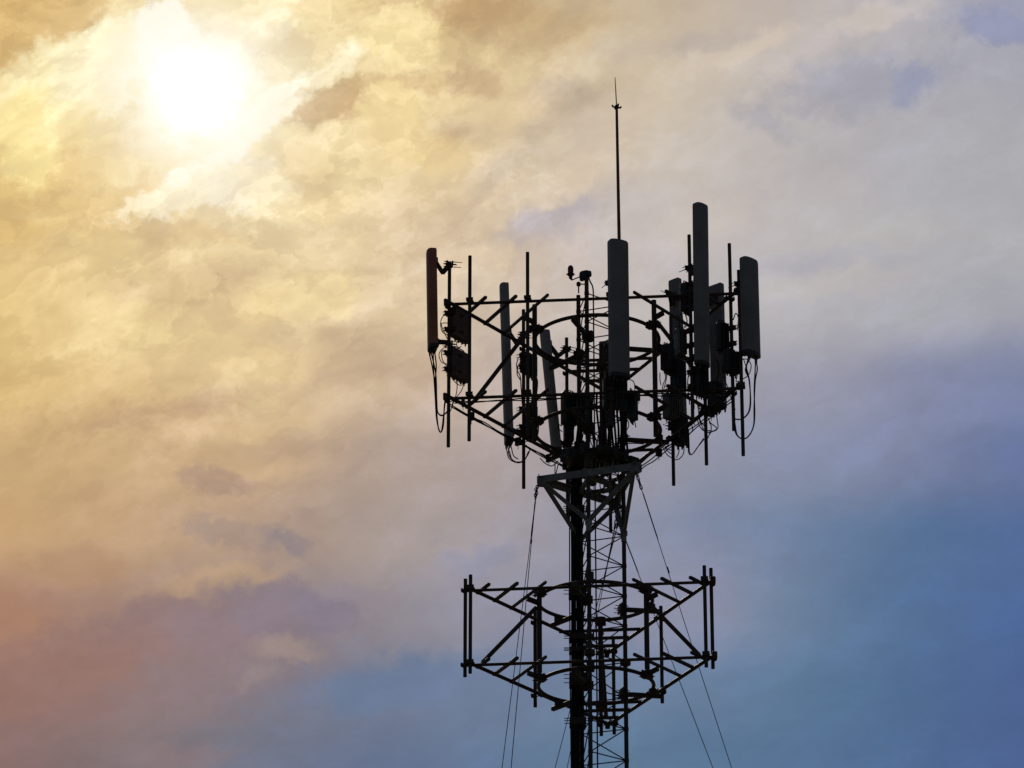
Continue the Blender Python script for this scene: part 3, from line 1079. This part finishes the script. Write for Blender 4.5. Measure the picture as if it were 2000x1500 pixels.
def panel(key, frame, pipe, az_deg, off, w, dep, ytop, ybot, label, lean=0.0, px=None, ub=.78, dark=False, cable_n=4, dy=0.0):
    """sector panel antenna facing az_deg (0 = +X, -90 = towards the viewer), off metres from its pipe"""
    pp = frame.pipes[pipe]
    n = Vector((math.cos(R(az_deg)), math.sin(R(az_deg)), 0))
    s = Vector((-n.y, n.x, 0))
    c = Vector((pp.x, pp.y, 0)) + n * off + Vector((0, dy, 0))
    if px is not None:                            # slide sideways along the mounting face
        e = (px - px_of(Vector((c.x, c.y, zat((ytop + ybot) / 2, c))))[0]) / 138.0
        c.x += e
    z0, z1 = zat(ybot, c), zat(ytop, c)
    axis = (Vector((0, 0, 1)) + n * lean).normalized()
    zc = (z0 + z1) / 2
    c.z = zc
    H = (z1 - z0) / 2
    nt = (n - axis * n.dot(axis)).normalized()
    root = empty('panel_antenna', c - axis * H, label, 'antenna', 'panel antennas on the upper frame')
    # cross-section: flat back, gently bowed front with rounded shoulders
    hw, hd = w / 2, dep / 2
    prof = [(-hw, -hd), (-hw, hd * .35)]
    for k in range(1, 8):
        t = k / 8
        prof.append((-hw * math.cos(math.pi * t) if False else -hw + w * t, hd * (.35 + .65 * math.sin(math.pi * t) ** .45)))
    prof += [(hw, hd * .35), (hw, -hd), (hw * .86, -hd * 1.12), (-hw * .86, -hd * 1.12)]
    prof = list(reversed(prof))
    m = MB().prism(c, s, nt, axis, prof, -H, H, [(-H + .05, 1), (H - .05, 1), (H - .018, .985), (H - .004, .93)])
    rdm = m.build('radome', {'B': RADOMEP, 'C': RADOMEP, 'A': RADOME_GLARE}.get(key, RADOME), root)
    m = MB().prism(c, s, nt, axis, prof, -H, H, [(-H, .96), (-H + .012, 1.012), (-H + .055, 1.012)])
    cap = m.build('end_cap', CAPM, rdm)
    b0 = c - axis * H
    ends = []
    m = MB()
    for k in range(cable_n):
        q = b0 + s * (hw * (-.7 + 1.4 * k / max(1, cable_n - 1))) + nt * (.02 * (-1) ** k)
        m.lathe(q, [(.013, -.055), (.013, -.02), (.017, -.018), (.017, .0)], 8, axis)
        ends.append(q - axis * .05)
    m.build('connectors', CAPM, rdm)
    panel_ends[key] = ends
    # tilt bracket on top, hinge bracket at the foot
    for nm, zz, arms in (('upper_bracket', H * ub, True), ('lower_bracket', -H * .86, False)):
        a = c + axis * zz - nt * (hd * 1.12)
        pz = Vector((pp.x, pp.y, a.z - (.02 if arms else .0)))
        m = MB()
        m.box(a - nt * .012, s * .055, nt * .014, axis * .05, .004)
        if arms:
            mid = (a + pz) / 2 + Vector((0, 0, -.15))
            for k in (-1, 1):
                m.bar(a + s * (k * .03), mid + s * (k * .03), .012, .04)
                m.bar(mid + s * (k * .024), pz + s * (k * .024) + Vector((0, 0, -.01)), .014, .062)
            m.tube(mid - s * .05, mid + s * .05, .009, n=7)
        else:
            for k in (-1, 1):
                m.bar(a + s * (k * .03) + Vector((0, 0, .02)), pz + s * (k * .03) + Vector((0, 0, .02)), .012, .045)
        clamp_set(m, pz, n, .052)
        for k in (-1, 1):                          # long threaded rods sticking out behind
            m.tube(pz + s * (k * .036) + Vector((0, 0, .022 * k)), pz - n * .17 + s * (k * .036) + Vector((0, 0, .022 * k)), .0048, n=6)
        m.build(nm, STEEL, root)
    return root


panel('A', up, 'L1', 190, .26, .25, .125, 490, 683, 'leftmost panel antenna, grey with warm sun glare painted in, on the far left pipe of the upper frame', .022, 842.5)
panel('B', up, 'L2', 190, .28, .20, .115, 556, 866, 'slim panel antenna hung between the two left pipes, seen from its side', .03, 988, ub=.39)
panel('C', up, 'L3', 205, .26, .17, .11, 648, 882, 'strongly tilted slim panel antenna left of the mast inside the upper frame', .10, 1074)
panel('D', up, 'F3', -64, .25, .285, .13, 470, 737, 'wide grey panel antenna right in front of the mast top', .0, 1209.5, ub=.5)
panel('E', up, 'F4', -45, .25, .235, .12, 400, 714, 'tallest grey panel antenna, standing above all others at the right', .012, 1371.5, ub=.29)
panel('F', up, 'F5', -45, .24, .30, .12, 506, 695, 'rightmost broad grey panel antenna with cables looping below it', .0, 1467, ub=.62)
panel('G', up, 'R2', 48, .25, .23, .10, 557, 800, 'grey panel antenna seen from behind right beside the tallest one', .0, 1403)
panel('H', up, 'R3', 46, .24, .19, .11, 548, 868, 'grey panel antenna seen from behind left of the tallest one, radio units before it', -.03, 1326)
panel('I', up, 'R4', 80, .22, .20, .10, 668, 835, 'panel antenna on the far corner, mostly hidden behind the wide front one', .0, 1184)

# ------------------------------------------------------------------ radio units
def radio(px0, px1, y0, y1, Y, az_deg, dep, label, dark=True, pipe=None, fins=7, marks=False, body=None):
    """finned radio unit on a pipe; az_deg = direction its finned face looks"""
    xm, ym = (px0 + px1) / 2, (y0 + y1) / 2
    c = at(xm, ym, Y)
    z0, z1 = zat(y1, c), zat(y0, c)
    n = Vector((math.cos(R(az_deg)), math.sin(R(az_deg)), 0))
    s = Vector((-n.y, n.x, 0))
    tot = (px1 - px0) / 138.0
    w = (tot - dep * abs(n.x)) / max(.25, abs(s.x))
    w = max(.12, min(w, .45))
    H = (z1 - z0) / 2 * .9
    H = max(H, .08)
    root = empty('radio_unit', Vector((c.x, c.y, c.z - H)), label, 'radio unit', 'radio units on the upper frame pipes')
    m = MB().box(c, s * (w / 2), n * (dep / 2 * .72), Vector((0, 0, H)), .012)
    body = body or (UNITD if dark else UNIT)
    hs = m.build('housing', body, root)
    m = MB()
    for k in range(fins):
        t = -.44 + .88 * k / (fins - 1)
        m.box(c + n * (dep / 2 * .86) + s * (w * t), s * .004, n * (dep * .14 + .002), Vector((0, 0, H * .93)))
    m.build('cooling_fins', body, hs)
    m = MB()
    for k in range(4):
        q = c + s * (w * (-.33 + .22 * k)) + Vector((0, 0, -H))
        m.lathe(q, [(.011, -.05), (.011, -.012), (.015, -.01), (.015, .004)], 8)
    m.build('connectors', CAPM, hs)
    m = MB()
    hb = c + Vector((0, 0, H))
    m.ring_path(spline([hb - s * (w * .3) + Vector((0, 0, -.01)), hb - s * (w * .28) + Vector((0, 0, .035)), hb + s * (w * .28) + Vector((0, 0, .035)), hb + s * (w * .3) + Vector((0, 0, -.01))], 4), .007, 7)
    m.build('handle', CAPM, root)
    if pipe is not None:
        for zz in (-.55, .55):
            m = MB()
            a = c - n * (dep / 2 * .72) + Vector((0, 0, H * zz))
            b = Vector((pipe.x, pipe.y, a.z))
            if (b - a).length > .02:
                m.bar(a, b, .05, .03)
            clamp_set(m, b, Vector((n.x, n.y, 0)), .05)
            m.build('mount_bracket', STEEL, root)
    if marks:
        f = c + n * (dep / 2 * .72 + .002) if fins == 0 else c - s * (w / 2 + .002)
        fn, fs = -s, n
        fw = dep * .5
        m = MB()
        t_ = .004
        hh = .095
        for k in (-1, 1):
            m.box(f + fs * (k * .033), fn * .0015, fs * t_, Vector((0, 0, hh)))
            m.box(f + Vector((0, 0, k * hh)), fn * .0015, fs * (.033 - t_ - .0005), Vector((0, 0, t_)))
        for k in (-1, 0, 1):
            for j in (-1, 1):
                m.box(f + Vector((0, 0, k * .055 + j * .014)), fn * .0014, fs * .016, Vector((0, 0, .0035)))
            m.box(f + fs * -.0125 + Vector((0, 0, k * .055)), fn * .0014, fs * .0035, Vector((0, 0, .0095)))
        m.build('printed_label', MARK, hs, False)
    return root


pL1, pF1, pF2, pL2, pL3 = (up.pipes[k] for k in ('L1', 'F1', 'F2', 'L2', 'L3'))
pF3, pF4, pF5, pR1, pR2, pR3, pR4 = (up.pipes[k] for k in ('F3', 'F4', 'F5', 'R1', 'R2', 'R3', 'R4'))
radio(877, 921, 604, 668, pL1.y + .16, 143, .13, 'grey radio unit with painted-in warm glare, upper of the two between the left pipes', False, pL1, body=UNIT_GLARE)
radio(873, 919, 682, 745, pL1.y + .16, 143, .14, 'dark radio unit with painted-in warm glare, lower of the two between the left pipes', True, pL1, body=UNIT_GLARE)
radio(1012, 1050, 690, 735, pL2.y + .12, -37, .13, 'dark radio unit on the left inner pipe under the ring', True, pL2)
radio(1017, 1050, 788, 858, pL2.y + .14, -37, .15, 'dark radio unit low on the left inner pipe beside the lower ring', True, pL2)
radio(1092, 1131, 764, 834, pL3.y - .14, -60, .17, 'big black radio unit left of the mast just under the lower tubes', True, pL3)
radio(1122, 1156, 770, 834, pL3.y + .05, -70, .16, 'big black radio unit close against the mast legs', True)
radio(1099, 1122, 828, 864, pL3.y - .08, -80, .10, 'small dark radio unit hanging under the big black one', True, pL3)
radio(1222, 1245, 762, 824, pF3.y + .25, -20, .12, 'narrow radio unit behind the foot of the wide front antenna', True)
radio(1176, 1226, 738, 802, pF3.y + .10, -80, .16, 'black radio unit directly under the wide front antenna', True, pF3)
radio(1325, 1355, 552, 612, pF4.y + .20, -40, .15, 'black radio unit high on the pipe behind the tallest antenna', True, pF4)
radio(1315, 1341, 640, 698, pF4.y + .16, -58, .14, 'radio unit with a pale printed label beside the tallest antenna', False, pF4, 6, True)
radio(1286, 1318, 673, 728, pR3.y - .20, -35, .15, 'black radio unit left of the labelled one, cables hanging below', True, pR3)
radio(1308, 1340, 702, 766, pR3.y - .10, -50, .16, 'black radio unit on the right inner pipe below the labelled one', True, pR3)
radio(1291, 1327, 768, 822, pR3.y - .14, -55, .16, 'dark grey radio unit on the right inner pipe above the lower tube', False, pR3)
radio(1313, 1344, 812, 868, pR3.y - .02, -45, .15, 'black radio unit lowest on the right inner pipe', True, pR3)
radio(1350, 1384, 714, 776, pF4.y + .05, -50, .15, 'black radio unit directly under the tallest antenna', True, pF4)
radio(1378, 1411, 744, 806, pR2.y - .16, -45, .17, 'black radio unit on the right rear pipe over the sloping tube', True, pR2)
radio(1409, 1447, 684, 732, pR1.y - .10, -50, .15, 'black radio unit beside the foot of the rightmost antenna', True, pR1)
radio(1396, 1424, 628, 690, pR1.y + .05, -60, .13, 'dark radio unit behind the tallest antenna on its right side', True, pR1)

# distribution boxes round the mast in the dark hub under the frame
def dist_box(px0, px1, y0, y1, Y, az_deg, dep, label):
    c = at((px0 + px1) / 2, (y0 + y1) / 2, Y)
    n = Vector((math.cos(R(az_deg)), math.sin(R(az_deg)), 0))
    s = Vector((-n.y, n.x, 0))
    H = (zat(y0, c) - zat(y1, c)) / 2
    w = (px1 - px0) / 138
    root = empty('junction_box', c - Vector((0, 0, H)), label, 'junction box')
    MB().box(c, s * (w / 2), n * (dep / 2), Vector((0, 0, H)), .015).build('housing', UNITD, root)
    MB().box(c + n * (dep / 2 + .006), s * (w / 2 * .86), n * .006, Vector((0, 0, H * .86)), .004).build('cover', CAPM, root)
    m = MB()
    for k in range(5):
        m.lathe(c + s * (w * (-.36 + .18 * k)) + Vector((0, 0, -H)), [(.012, -.05), (.015, -.02), (.015, .0)], 8)
    m.build('cable_glands', CAPM, root)


dist_box(1100, 1132, 876, 904, 50.25, -110, .14, 'junction box at the left side of the hub below the upper frame')
dist_box(1166, 1198, 874, 898, 49.85, -80, .12, 'junction box in the middle of the hub below the upper frame')
dist_box(1222, 1247, 893, 909, 50.2, -50, .10, 'junction box at the right of the hub just over the guy bracket')


# ------------------------------------------------------------------ jumper cables
def jumper(pts, label, group, r=.009, start=None):
    p3 = [at(*p) for p in pts]
    if start is not None:
        p3 = [start] + p3
    path = spline(p3, 7)
    o = MB().ring_path(path, r, 7).build('jumper_cable', RUBBER, None, True, p3[0])
    tag(o, label, 'cable', group)
    return o


def set_of(label, group, lst, r=.009):
    for pts in lst:
        jumper(pts, label, group, r)


yA = pL1.y - .02
e = panel_ends['A']
lab, grp = 'thin black cable drooping from the foot of the leftmost antenna', 'cables under the leftmost antenna'
for st, pts in zip(e, (
        [(845, 720, yA), (851, 760, yA), (853, 800, yA), (862, 811, yA), (873, 806, yA + .1)],
        [(847, 725, yA), (850, 775, yA + .02), (853, 820, yA), (860, 844, yA), (866, 830, yA + .04), (868, 790, yA + .12), (873, 770, yA + .1)],
        [(851, 730, yA), (853, 780, yA + .03), (855, 805, yA), (864, 812, yA + .03), (874, 803, yA + .1)],
        [(852, 715, yA), (850, 750, yA), (852, 792, yA + .05), (856, 835, yA), (862, 843, yA + .04), (866, 815, yA + .08), (870, 780, yA + .1)])):
    jumper(pts, lab, grp, .0095, st)
lab, grp = 'cable looping out left of the pipe beside the left radio units', 'cables at the left radio units'
set_of(lab, grp, [
    [(876, 617, yA), (866, 617, yA), (860.5, 631, yA), (864, 648, yA), (873, 654, yA), (876, 662, yA + .1)],
    [(874, 631, yA), (866, 631, yA), (862, 634, yA), (868, 650, yA + .05), (876, 666, yA + .12)],
    [(877, 680, yA), (866, 680, yA), (857.5, 692, yA), (862, 707, yA), (872, 711, yA), (878, 718, yA + .1)],
    [(872, 684, yA), (863, 686, yA), (864, 702, yA), (873, 716, yA + .08)],
    [(882, 664, yA + .2), (884, 676, yA + .2), (892, 682, yA + .2), (901, 676, yA + .2)],
    [(893, 666, yA + .2), (892, 674, yA + .2), (896, 684, yA + .2)],
    [(884, 740, yA + .2), (893, 750, yA + .2), (902, 752, yA + .2), (909, 742, yA + .2)],
    [(893, 740, yA + .2), (892, 765, yA + .2), (886, 785, yA + .2), (880, 802, yA + .1), (877, 806, yA + .1)],
    [(908, 745, yA + .2), (900, 765, yA + .2), (886, 782, yA + .2), (882, 796, yA + .1)]], .0065)

yB = pL2.y
lab, grp = 'cable loop hanging under the slim left antenna', 'cables under the slim left antenna'
for st, pts in zip(panel_ends['B'], (
        [(990, 880, yB), (994, 895, yB), (1007, 903, yB), (1020, 902, yB), (1030, 890, yB + .05), (1036, 876, yB + .1)],
        [(993, 882, yB), (997, 894, yB), (1008, 902, yB), (1024, 899, yB), (1032, 882, yB + .1)],
        [(996, 885, yB), (1000, 897, yB), (1012, 904, yB), (1024, 900, yB)],
        [(999, 875, yB), (1003, 890, yB), (1012, 897, yB)])):
    jumper(pts, lab, grp, .008, st)

lab, grp = 'thin cable dangling at the left inner pipe and its radio units', 'cables at the left inner pipe'
set_of(lab, grp, [
    [(1012, 700, yB + .1), (1009, 712, yB), (1011, 725, yB), (1016, 735, yB), (1018, 760, yB), (1020, 790, yB)],
    [(1016, 742, yB), (1010, 730, yB), (1012, 715, yB), (1018, 705, yB)],
    [(1046, 735, yB), (1050, 745, yB), (1048, 770, yB), (1042, 790, yB)],
    [(1043, 855, yB), (1050, 850, yB), (1052, 830, yB), (1048, 815, yB)]], .008)

yF = pF5.y
lab, grp = 'black cable hanging in a long loop below the rightmost antenna', 'cables under the rightmost antenna'
for st, pts in zip(panel_ends['F'], (
        [(1458, 720, yF), (1464, 745, yF), (1465, 790, yF), (1459, 810, yF), (1446, 819, yF), (1433, 818, yF + .1)],
        [(1456, 722, yF), (1463, 742, yF), (1466, 785, yF), (1462, 806, yF), (1450, 818, yF + .05), (1436, 819, yF + .1)],
        [(1475, 720, yF - .05), (1473, 760, yF - .05), (1474, 810, yF - .05), (1471, 835, yF), (1461, 853, yF), (1449, 857, yF), (1438, 848, yF), (1434, 830, yF + .1)],
        [(1479, 722, yF - .05), (1475, 745, yF - .05), (1473, 790, yF - .05), (1472, 830, yF), (1463, 850, yF), (1452, 857, yF + .05), (1440, 850, yF + .05), (1435, 825, yF + .1)])):
    jumper(pts, lab, grp, .0095, st)
lab, grp = 'cable curled beside the pipe at the foot of the rightmost antenna', 'curled cables beside the right pipe'
set_of(lab, grp, [
    [(1448, 702, yF), (1460, 702, yF), (1467, 714, yF), (1463, 730, yF), (1453, 739, yF), (1444, 740, yF)],
    [(1452, 700, yF), (1460, 725, yF), (1464, 745, yF), (1466, 770, yF)],
    [(1440, 733, yF), (1438, 745, yF), (1446, 744, yF)],
    [(1413, 735, yF + .3), (1418, 748, yF + .3), (1424, 760, yF + .3), (1432, 766, yF + .2)],
    [(1417, 755, yF + .3), (1425, 770, yF + .3), (1432, 790, yF + .2), (1436, 800, yF + .1)]], .007)

yR = pR2.y - .15
lab, grp = 'thin cable looping below the right rear pipe radio units', 'cables under the right rear units'
set_of(lab, grp, [
    [(1399, 806, yR), (1401, 822, yR), (1402, 836, yR), (1392, 842, yR), (1380, 844, yR), (1370, 838, yR)],
    [(1382, 815, yR), (1388, 826, yR), (1398, 834, yR), (1399, 840, yR), (1388, 845, yR), (1381, 858, yR)],
    [(1364, 790, yR), (1368, 805, yR), (1366, 820, yR), (1374, 838, yR)],
    [(1385, 824, yR), (1389, 832, yR), (1388, 845, yR), (1384, 846, yR)],
    [(1362, 818, yR), (1366, 832, yR), (1375, 840, yR), (1388, 841, yR)]], .0075)
lab, grp = 'cable dropping in a narrow loop between the two right pipes', 'cables between the right pipes'
set_of(lab, grp, [
    [(1343, 835, yR), (1344, 865, yR), (1345, 884, yR), (1350, 888, yR), (1358, 880, yR), (1374, 856, yR)],
    [(1345, 838, yR), (1346, 865, yR), (1347, 883, yR), (1352, 887, yR), (1362, 874, yR), (1375, 858, yR)],
    [(1349, 825, yR), (1353, 838, yR), (1348, 846, yR), (1345, 850, yR)]], .0075)
lab, grp = 'cable crowded among the radio units behind the tallest antenna', 'cables behind the tallest antenna'
y4 = pF4.y + .1
set_of(lab, grp, [
    [(1338, 612, y4), (1342, 628, y4), (1336, 640, y4)],
    [(1346, 612, y4), (1350, 640, y4), (1346, 680, y4), (1349, 715, y4)],
    [(1341, 698, y4), (1346, 720, y4), (1343, 750, y4), (1347, 790, y4)],
    [(1352, 776, y4), (1356, 795, y4), (1351, 815, y4), (1357, 830, y4)],
    [(1360, 776, y4), (1364, 800, y4), (1368, 822, y4), (1376, 832, y4)],
    [(1412, 690, y4 + .5), (1416, 705, y4 + .5), (1411, 720, y4 + .5), (1418, 738, y4 + .5)],
    [(1399, 700, y4 + .5), (1404, 720, y4 + .5), (1400, 745, y4 + .5)],
    [(1432, 625, y4 + .3), (1437, 612, y4 + .3), (1442, 622, y4 + .3), (1440, 645, y4 + .3)]], .008)
y3 = pR3.y
lab, grp = 'thin cable hanging in a shallow loop under the lowest right radio unit', 'cables under the lowest right unit'
set_of(lab, grp, [
    [(1336, 868, y3), (1335, 885, y3), (1327, 896, y3), (1318, 898, y3)],
    [(1325, 868, y3), (1326, 882, y3), (1321, 894, y3)],
    [(1313, 895, y3), (1303, 888, y3), (1297, 878, y3), (1294, 872, y3)],
    [(1314, 888, y3), (1305, 882, y3), (1299, 874, y3), (1310, 868, y3)],
    [(1313, 880, y3), (1304, 877, y3), (1298, 873, y3)]], .0075)
lab, grp = 'thin cable dangling between the right ring post and radio units', 'cables by the right ring post'
set_of(lab, grp, [
    [(1289, 728, y3), (1289, 742, y3), (1291, 752, y3)],
    [(1298, 728, y3), (1300, 738, y3), (1295, 752, y3), (1292, 770, y3)],
    [(1302, 728, y3), (1301, 742, y3), (1296, 762, y3), (1291, 780, y3)],
    [(1328, 612, y3), (1333, 622, y3), (1340, 640, y3)],
    [(1324, 614, y3), (1328, 630, y3), (1326, 642, y3)]], .007)
lab, grp = 'thin cable tangled round the mast in the hub below the upper frame', 'cables tangled in the hub'
ya = 49.9
set_of(lab, grp, [
    [(1225, 740, ya), (1237, 745, ya), (1240, 760, ya), (1238, 775, ya)],
    [(1226, 820, ya), (1228, 832, ya), (1222, 845, ya), (1220, 870, ya)],
    [(1240, 824, ya), (1242, 835, ya)],
    [(1154, 845, ya), (1153, 860, ya), (1158, 875, ya), (1160, 895, ya)],
    [(1160, 848, ya), (1165, 862, ya), (1163, 880, ya), (1156, 898, ya)],
    [(1168, 850, ya), (1166, 870, ya), (1160, 885, ya), (1152, 880, ya)],
    [(1084, 905, ya), (1084, 918, ya), (1084, 934, ya)],
    [(1090, 908, ya), (1087, 920, ya), (1084, 934, ya)],
    [(1098, 832, ya), (1092, 830, ya), (1092, 838, ya), (1098, 843, ya)],
    [(1055, 895, ya), (1065, 905, ya), (1078, 910, ya), (1090, 900, ya)],
    [(1222, 866, ya), (1240, 866, ya), (1258, 867, ya)],
    [(1240, 880, ya), (1250, 874, ya), (1262, 870, ya)],
    [(1170, 900, ya), (1180, 925, ya), (1195, 940, ya), (1200, 960, ya)],
    [(1190, 900, ya), (1176, 930, ya), (1172, 950, ya), (1180, 965, ya)],
    [(1205, 905, ya), (1208, 930, ya), (1200, 945, ya)]], .0075)
# vertical cables down the right leg from the front antenna to the hub
lab, grp = 'cable running down the right mast leg from the wide front antenna', 'cables down the right mast leg'
rl = leg_xy[0]
for k, (ox, oy) in enumerate(((-.15, -.1), (-.11, -.12), (-.07, -.09), (-.03, -.11), (.03, -.05), (-.19, -.06), (.055, -.08))):
    z1, z0 = zat(742 + 4 * k, rl), zat(905 + (k * 13) % 24, rl)
    pts = [Vector((rl.x + ox + .012 * math.sin(k + i * 1.3), rl.y + oy + .01 * math.cos(k * 2 + i), z1 + (z0 - z1) * i / 7)) for i in range(8)]
    o = MB().ring_path(spline(pts, 3), .016, 8).build('jumper_cable', RUBBER, None, True, pts[0])
    tag(o, lab, 'cable', grp)
lab, grp = 'cable running down inside the mast between its legs near the hub', 'cables inside the mast at the hub'
for k in range(6):
    x0 = 1128 + k * 10
    pts = [at(x0 + 3 * math.sin(k + i), 770 + i * 24, 50.05 + .05 * math.cos(k * 1.7)) for i in range(7)]
    o = MB().ring_path(spline(pts, 4), .015, 8).build('jumper_cable', RUBBER, None, True, pts[0])
    tag(o, lab, 'cable', grp)

# cables strapped under the lower tubes of the upper frame, with hangers
def tube_run(A, B, n, t0, t1, label, group, hang):
    d = (B - A)
    s = d.normalized().cross(Vector((0, 0, 1)))
    for k in range(n):
        pts = []
        for i in range(13):
            t = t0 + (t1 - t0) * i / 12
            sag = .055 + .03 * k + .018 * abs(math.sin(i * 1.05 + k)) + random.uniform(-.006, .006)
            pts.append(A + d * t + s * (.03 * (k - 1)) + Vector((0, 0, -sag)))
        o = MB().ring_path(spline(pts, 4), .0085, 7).build('jumper_cable', RUBBER, None, True, pts[0])
        tag(o, label, 'cable', group)
    for t in hang:
        m = MB()
        p = A + d * t
        m.box(p + Vector((0, 0, -.09)), d.normalized() * .022, s * .045, Vector((0, 0, .06)), .005)
        m.tube(p + Vector((0, 0, -.21)), p + Vector((0, 0, -.1)), .005, n=6)
        m.build('cable_hanger', STEEL, up.root)


A, B, C_ = up.L                                 # left, right, back corners
tube_run(A, C_, 4, .03, .86, 'thin cable strapped under the left sloping tube of the upper frame', 'cables along the left sloping tube', (.15, .43, .62, .78, .9))
tube_run(B, C_, 3, .05, .86, 'thin cable strapped under the right sloping tube of the upper frame', 'cables along the right sloping tube', (.2, .42, .6, .76, .9))
tube_run(A, B, 2, .03, .97, 'thin cable strapped under the long front tube of the upper frame', 'cables along the front tube', (.06, .3, .5, .66, .8))
